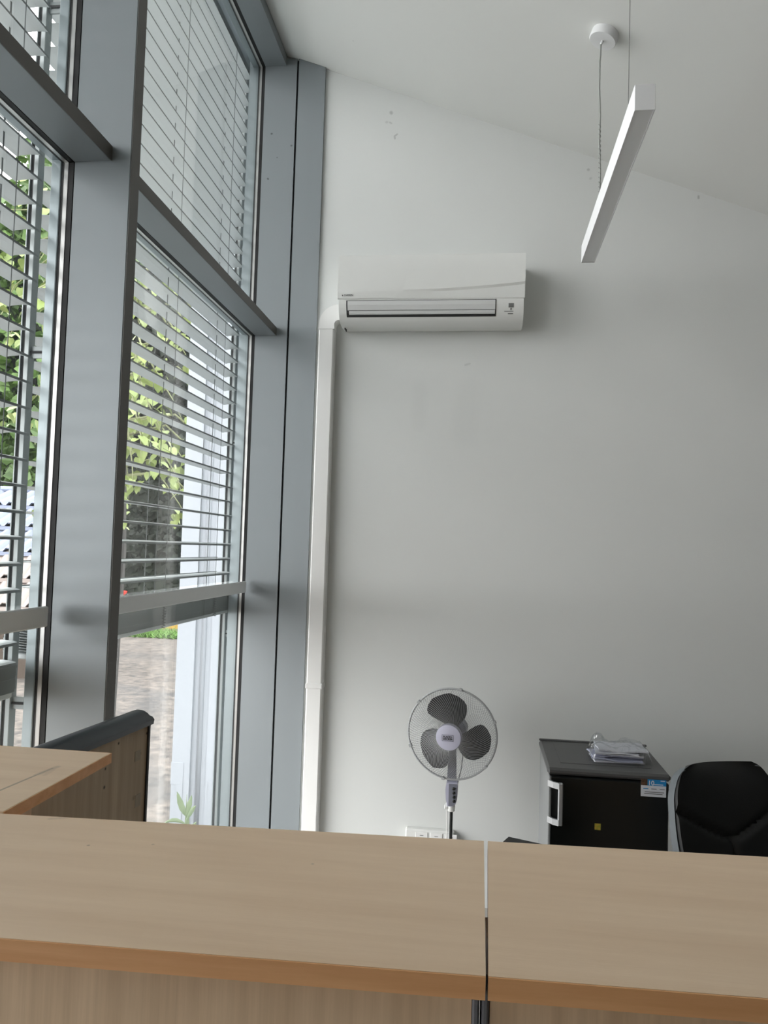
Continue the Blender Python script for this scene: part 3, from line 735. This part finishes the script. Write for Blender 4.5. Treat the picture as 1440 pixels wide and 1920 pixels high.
# ------------------------------------------------------------------ outside
GZ = -.15
o = MB().box(-40, -1.2, -20, 13.6, GZ - .2, GZ).build('ground_asphalt', M_asph); tag(o, 'grey gravelly asphalt yard outside the windows', 'ground', kind='structure')
o = MB().box(-60, 30, 15.4, 60, GZ - .2, GZ + .02).build('ground_lawn', M_grass); tag(o, 'dark green lawn beyond the yard', 'ground', kind='structure')
o = MB().box(-40, 8, 13.6, 15.2, GZ - .2, GZ - .005).build('ground_soil', M_soil); tag(o, 'strip of brown soil at the edge of the yard', 'ground', kind='structure')
o = MB().box(-30, 8, 15.2, 15.4, GZ - .2, GZ + .14, .02).build('kerb', M_kerb); tag(o, 'yellow painted kerb between soil strip and lawn', 'kerb')
# ragged grass along the yard edge
def blades(name, n, xr, yr, h, w, m, seed, label):
    r = np.random.default_rng(seed)
    x = r.uniform(*xr, n); y = r.uniform(*yr, n); hh = r.uniform(.5, 1, n) * h * (0.35 + .75 * np.exp(-((x + 6.4) / .5) ** 2)); a = r.uniform(0, pi, n); lx = r.normal(0, .12, n); ly = r.normal(0, .12, n)
    v = np.zeros((n, 3, 3)); v[:, 0, 0] = x - w * np.cos(a); v[:, 0, 1] = y - w * np.sin(a); v[:, 1, 0] = x + w * np.cos(a); v[:, 1, 1] = y + w * np.sin(a); v[:, :2, 2] = GZ - .01
    v[:, 2, 0] = x + lx; v[:, 2, 1] = y + ly; v[:, 2, 2] = GZ + hh
    me = bpy.data.meshes.new(name); me.from_pydata(v.reshape(-1, 3).tolist(), [], np.arange(n * 3).reshape(-1, 3).tolist()); me.materials.append(m)
    return tag(link(name, me), label, 'grass', kind='stuff')
blades('verge_grass', 5000, (-9.5, -4.2), (13.55, 14.4), .22, .016, M_blade, 2, 'ragged bright green grass along the edge of the asphalt yard')

# annex wall
an = empty('wall_annex', (-1.6, 4.7, GZ), 'white rendered annex wall outside, close to the end window', 'wall', kind='structure')
MB().box(-1.835, -1.722, 4.60, 4.9, GZ, 6.0).build('pilaster', M_annex, an)
MB().box(-1.722, -.9, 4.618, 4.95, GZ, 6.0).build('wall_field', M_annex, an)
MB().box(-1.62, -.9, 4.608, 4.618, GZ, 6.0).build('cladding_panel', M_annex, an)
MB().tube([(-1.672, 4.618, GZ), (-1.672, 4.618, 6.0)], .016, 16).build('downpipe', M_annex, an, smooth=True)
MB().box(-1.838, -1.760, 4.597, 4.6, .13, .262).build('hatch_plate', M_annex, an)
MB().box(-1.800, -1.76, 4.596, 4.6, GZ, .13).build('hatch_plate', M_annex, an)
MB().box(-1.60, -1.2, 4.604, 4.608, GZ, .158).build('base_plate', M_annex, an)

# weed by the window
wd = empty('weed', (-1.585, 4.2, GZ), 'pale green weed growing outside in front of the annex wall', 'plant')
MB().tube([(-1.585, 4.2, GZ), (-1.583, 4.2, .05), (-1.58, 4.2, .205)], [.004, .003, .0015], 6).build('stem', M_weed, wd)
def weed_leaf(base, tip, w, droop):
    b = Vector(base); t_ = Vector(tip); d = t_ - b; s = d.cross(Vector((0, 1, 0))).normalized(); mb = MB()
    n = 8
    for i in range(n + 1):
        u = i / n; c = b + d * u + Vector((0, 0, droop * 4 * u * (1 - u))); ww = w * sin(pi * min(1, u * .96 + .04)) ** .8 * (1 + .15 * (i % 2))
        mb.v += [tuple(c - s * ww), tuple(c + Vector((0, -.006, 0))), tuple(c + s * ww)]
    for i in range(n):
        q = i * 3; mb.f += [(q, q + 1, q + 4, q + 3), (q + 1, q + 2, q + 5, q + 4)]
    return mb.build('leaf', M_weed, wd, smooth=True)
for b, t_, w, dr in (((-1.583, 4.2, .09), (-1.63, 4.18, .225), .017, -.01), ((-1.58, 4.2, .08), (-1.552, 4.2, .205), .014, .0), ((-1.58, 4.2, .06), (-1.525, 4.2, .15), .012, .01), ((-1.583, 4.2, .045), (-1.69, 4.15, .055), .011, .02),
                     ((-1.582, 4.2, .0), (-1.555, 4.17, .10), .013, .0), ((-1.582, 4.2, -.05), (-1.51, 4.18, .07), .012, .01), ((-1.584, 4.2, -.04), (-1.66, 4.2, .02), .013, .02)):
    weed_leaf(b, t_, w, dr)

# low corrugated roof seen through the window left of the mullion
sh = empty('corrugated_shed', (-6.6, 9.2, GZ), 'low shed with pale stepped corrugated sheet roof across the yard', 'shed')
Msh = Matrix.Translation((-6.7, 9.0, 0)) @ Matrix.Rotation(radians(8), 4, 'Z')
zs = [2.28, 2.02, 1.72, 1.38, 1.05, .72]; ys = [1.55, 1.2, .85, .5, .15, -.2]
for k in range(5):
    mb = MB(Msh); nxr = 110; x0, x1 = -3.0, 1.4
    for j, (yy, zz) in enumerate(((ys[k], zs[k] + .0), ((ys[k] + ys[k + 1]) / 2, (zs[k] + zs[k + 1]) / 2 + .02), (ys[k + 1] - .05, zs[k + 1] + .035))):
        for i in range(nxr + 1):
            ph = i % 4; hgt = .045 if ph in (1, 2) else 0
            mb.v.append((x0 + (x1 - x0) * i / nxr + (.18 * (2 - j) / 2 if k < 3 else 0), yy, zz + hgt))
    for j in range(2):
        for i in range(nxr):
            q = j * (nxr + 1) + i; mb.f.append((q, q + nxr + 1, q + nxr + 2, q + 1))
    t0 = len(mb.v); mb.v += [(x, y, z - .012) for x, y, z in mb.v]; mb.f += [tuple(i + t0 for i in f[::-1]) for f in mb.f[:]]
    mb.build('roof_sheet', M_roofs if k < 3 else M_roofp, sh)
    MB(Msh).box(x0, x1, ys[k + 1] - .06, ys[k + 1] - .045, zs[k + 1] - .02, zs[k + 1] + .03).build('sheet_lip', M_roofs if k < 3 else M_roofp, sh)
MB(Msh).tube([(-3.0, 1.55, 2.30), (1.5, 1.55, 2.30)], .05, 10).build('ridge_cap', M_roofs, sh)
MB(Msh).box(-2.9, 1.3, -.05, 0.0, GZ, .76).build('front_wall', M_shed, sh)
for xg in (-2.9, 1.26): MB(Msh).extrude([(0.0, GZ), (1.5, GZ), (1.5, 2.2), (0.0, .74)], 'x', xg, xg + .04).build('gable_wall', M_shed, sh)
MB(Msh).box(-2.9, 1.3, 1.5, 1.55, GZ, 2.24).build('rear_wall', M_shed, sh)

# ------------------------------------------------------------------ trees
def cards(name, m, c, rad, n, size, seed, hollow=.45, parent=None, droop=.3):
    """crown of n small pointed leaves inside an ellipsoid"""
    r = np.random.default_rng(seed)
    d = r.normal(size=(n, 3)); d /= np.linalg.norm(d, axis=1)[:, None]
    rr = hollow + (1 - hollow) * r.random(n) ** .6
    lump = 1 + .22 * np.sin(d[:, 0] * 5 + seed) * np.sin(d[:, 1] * 6 + seed * 2) + .18 * np.sin(d[:, 2] * 7 + seed * 3)
    p = np.array(c) + d * (rr * lump)[:, None] * np.array(rad)
    a = r.normal(size=(n, 3)); a[:, 2] -= droop; a /= np.linalg.norm(a, axis=1)[:, None]
    b = np.cross(a, r.normal(size=(n, 3))); b /= np.linalg.norm(b, axis=1)[:, None]
    nn = np.cross(a, b)
    s = size * r.uniform(.7, 1.3, n)[:, None]
    v = np.stack([p, p + a * s * .45 + b * s * .38 + nn * s * .08, p + a * s, p + a * s * .45 - b * s * .38 + nn * s * .08], 1).reshape(-1, 3)
    i = np.arange(n)[:, None] * 4
    f = np.concatenate([i + np.array([0, 1, 2]), i + np.array([0, 2, 3])], 1).reshape(-1, 3)
    me = bpy.data.meshes.new(name); me.from_pydata(v.tolist(), [], f.tolist()); me.materials.append(m)
    return tag(link(name, me, parent), kind='stuff')
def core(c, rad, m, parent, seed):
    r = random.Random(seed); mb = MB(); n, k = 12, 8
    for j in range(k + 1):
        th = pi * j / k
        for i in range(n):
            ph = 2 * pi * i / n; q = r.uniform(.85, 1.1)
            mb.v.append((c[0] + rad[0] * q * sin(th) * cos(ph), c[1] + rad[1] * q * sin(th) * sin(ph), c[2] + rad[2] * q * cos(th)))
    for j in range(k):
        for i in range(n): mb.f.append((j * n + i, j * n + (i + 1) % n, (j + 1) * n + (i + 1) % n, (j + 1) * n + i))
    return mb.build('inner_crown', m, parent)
def tree(x, y, h, rx, rz, m, n, size, seed, label, cat='tree', group='trees beyond the yard', low=None, with_core=True):
    t = empty('broadleaf_tree' if m is not M_leafd else 'dense_tree', (x, y, GZ), label, cat, group)
    zc = h - rz * .9 if low is None else (h + low) / 2
    MB().tube([(x, y, GZ), (x + .1, y, zc * .5), (x, y, zc + rz * .5)], [.22, .16, .07], 10).build('trunk', M_bark, t)
    for k in range(4):
        a = 2 * pi * k / 4 + seed
        MB().tube([(x, y, zc * .55 + .2 * k), (x + rx * .35 * cos(a), y + rx * .35 * sin(a), zc + .1 * k), (x + rx * .7 * cos(a), y + rx * .7 * sin(a), zc + rz * .4)], [.09, .06, .02], 6).build('branch', M_bark, t)
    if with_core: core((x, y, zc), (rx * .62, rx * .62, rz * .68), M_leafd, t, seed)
    cards('foliage', m, (x, y, zc), (rx, rx, rz), n, size, seed, parent=t)
    return t
# dark wood far behind
dk = [(-20.4, 27.6, 14, 'left dark tree in the front row of the wood beyond the lawn'), (-12.7, 27.6, 14.5, 'middle dark tree in the front row of the wood beyond the lawn'), (-5.0, 27.6, 14, 'right dark tree in the front row of the wood beyond the lawn'),
      (-25.2, 35, 18, 'left dark tree in the back row of the wood beyond the lawn'), (-17.2, 35, 18.5, 'middle dark tree in the back row of the wood beyond the lawn'), (-9.2, 35, 18, 'right dark tree in the back row of the wood beyond the lawn')]
for k, (x, y, h, lab) in enumerate(dk):
    tree(x, y, h, 2.65, h * .40, M_leafd, 9000, .42, 11 + k, lab, low=1.2)
# lighter trees seen between the slats left of the mullion
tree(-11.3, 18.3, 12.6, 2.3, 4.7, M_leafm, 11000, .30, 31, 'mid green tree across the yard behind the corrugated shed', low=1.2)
hd = empty('hedge', (-13, 22.2, GZ), 'long dark clipped hedge at the back of the lawn', 'hedge')
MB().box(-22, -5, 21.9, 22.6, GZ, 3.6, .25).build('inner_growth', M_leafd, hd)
cards('foliage', M_leafd, (-13.5, 22.2, 1.7), (8.6, .6, 2.3), 16000, .26, 51, parent=hd, hollow=.7)
# near lime tree with large bright leaves
lt = empty('lime_tree', (-3.75, 7.3, GZ), 'young lime tree with large bright green leaves close to the building', 'tree')
LTX, LTY = -3.62, 7.3
MB().tube([(LTX, LTY, GZ), (LTX + .05, LTY, 1.5), (LTX, LTY, 3.2), (LTX - .03, LTY, 5.0)], [.10, .085, .06, .02], 10).build('trunk', M_bark, lt)
def leaf_mesh(w, seed):
    out = [(0, 0), (.30, -.06), (.48, .14), (.46, .40), (.28, .70), (0, 1.05)]
    vs = [(0, y, 0) for y in (0, .35, .7, 1.05)]
    pts = [(0, 0, 0)]
    pr = out[1:-1]
    v = [(0, .02, 0), (0, .36, -.03), (0, .70, -.05), (0, 1.05, -.16)]
    R_ = [(x, y, .10 * x - .12 * y * y) for x, y in pr]; L_ = [(-x, y, z) for x, y, z in R_]
    v = v + R_ + L_
    f = [(0, 4, 5), (0, 5, 1), (1, 5, 6), (1, 6, 2), (2, 6, 7), (2, 7, 3), (0, 9, 8), (0, 1, 9), (1, 10, 9), (1, 2, 10), (2, 11, 10), (2, 3, 11)]
    me = bpy.data.meshes.new('leaf'); me.from_pydata([(x * w, y * w, z * w) for x, y, z in v], [], f); me.materials.append(M_leafb); me.shade_smooth(); return me
lm = [leaf_mesh(.098, 0), leaf_mesh(.082, 1), leaf_mesh(.112, 2)]
r = random.Random(21)
nleaf = 0; extra = []
bidx = 0
while bidx < 64:
    # twigs fan out of the crown and hang at their ends
    a = r.uniform(0, 2 * pi); el = r.uniform(0, 1)
    ex = LTX + r.uniform(.5, 1.5) * cos(a); ey = LTY + r.uniform(.2, 1.1) * sin(a); ez = 1.85 + 3.1 * el
    sx_, sy_, sz_ = LTX, LTY, min(4.6, ez + .35)
    mid = ((sx_ + ex) / 2, (sy_ + ey) / 2, max(sz_, ez) + .1)
    pts = [Vector((sx_, sy_, sz_)), Vector(mid), Vector((ex, ey, ez)), Vector((ex + .12 * cos(a), ey + .1 * sin(a), ez - .22))]
    MB().tube(pts, [.016, .011, .006, .002], 5).build('branch', M_twig, lt)
    bidx += 1
    for k in range(14):
        u = r.uniform(.3, 1.0) * 3; i = min(2, int(u)); p = pts[i].lerp(pts[i + 1], u - i) + Vector((r.gauss(0, .09), r.gauss(0, .09), r.gauss(-.03, .07)))
        rot = Matrix.Rotation(r.uniform(0, 2 * pi), 4, 'Z') @ Matrix.Rotation(r.uniform(-1.35, -.35), 4, 'X') @ Matrix.Rotation(r.uniform(-.5, .5), 4, 'Y')
        extra.append((p, rot, r.randrange(3)))
# the leaves that face the windows are single leaves, the others one mass
def seen(p):
    q = p.x / p.y; return (-.48 < q < -.37) or (-.66 < q < -.535)
vis = [e for e in extra if seen(e[0])]; oth = [e for e in extra if not seen(e[0])]
for p, rot, k in vis[:300]:
    link('leaf', lm[k], lt, M=Matrix.Translation(p) @ rot)
mb = MB()
for p, rot, k in oth + vis[300:]:
    me = lm[k]; mb.add([v.co for v in me.vertices], [tuple(f.vertices) for f in me.polygons], Matrix.Translation(p) @ rot)
tag(mb.build('foliage', M_leafb, lt), kind='stuff')
# poppy in the lawn
pp = empty('poppy', (-9.7, 20.3, GZ), 'small red poppy in the lawn seen through the end window', 'flower')
MB().tube([(-9.7, 20.3, GZ), (-9.7, 20.3, .12)], .012, 5).build('stem', M_blade, pp)
MB().lathe([(.02, 0), (.08, .05), (.11, .12), (.09, .13)], 10, Matrix.Translation((-9.7, 20.3, .10))).build('petals', M_red, pp)
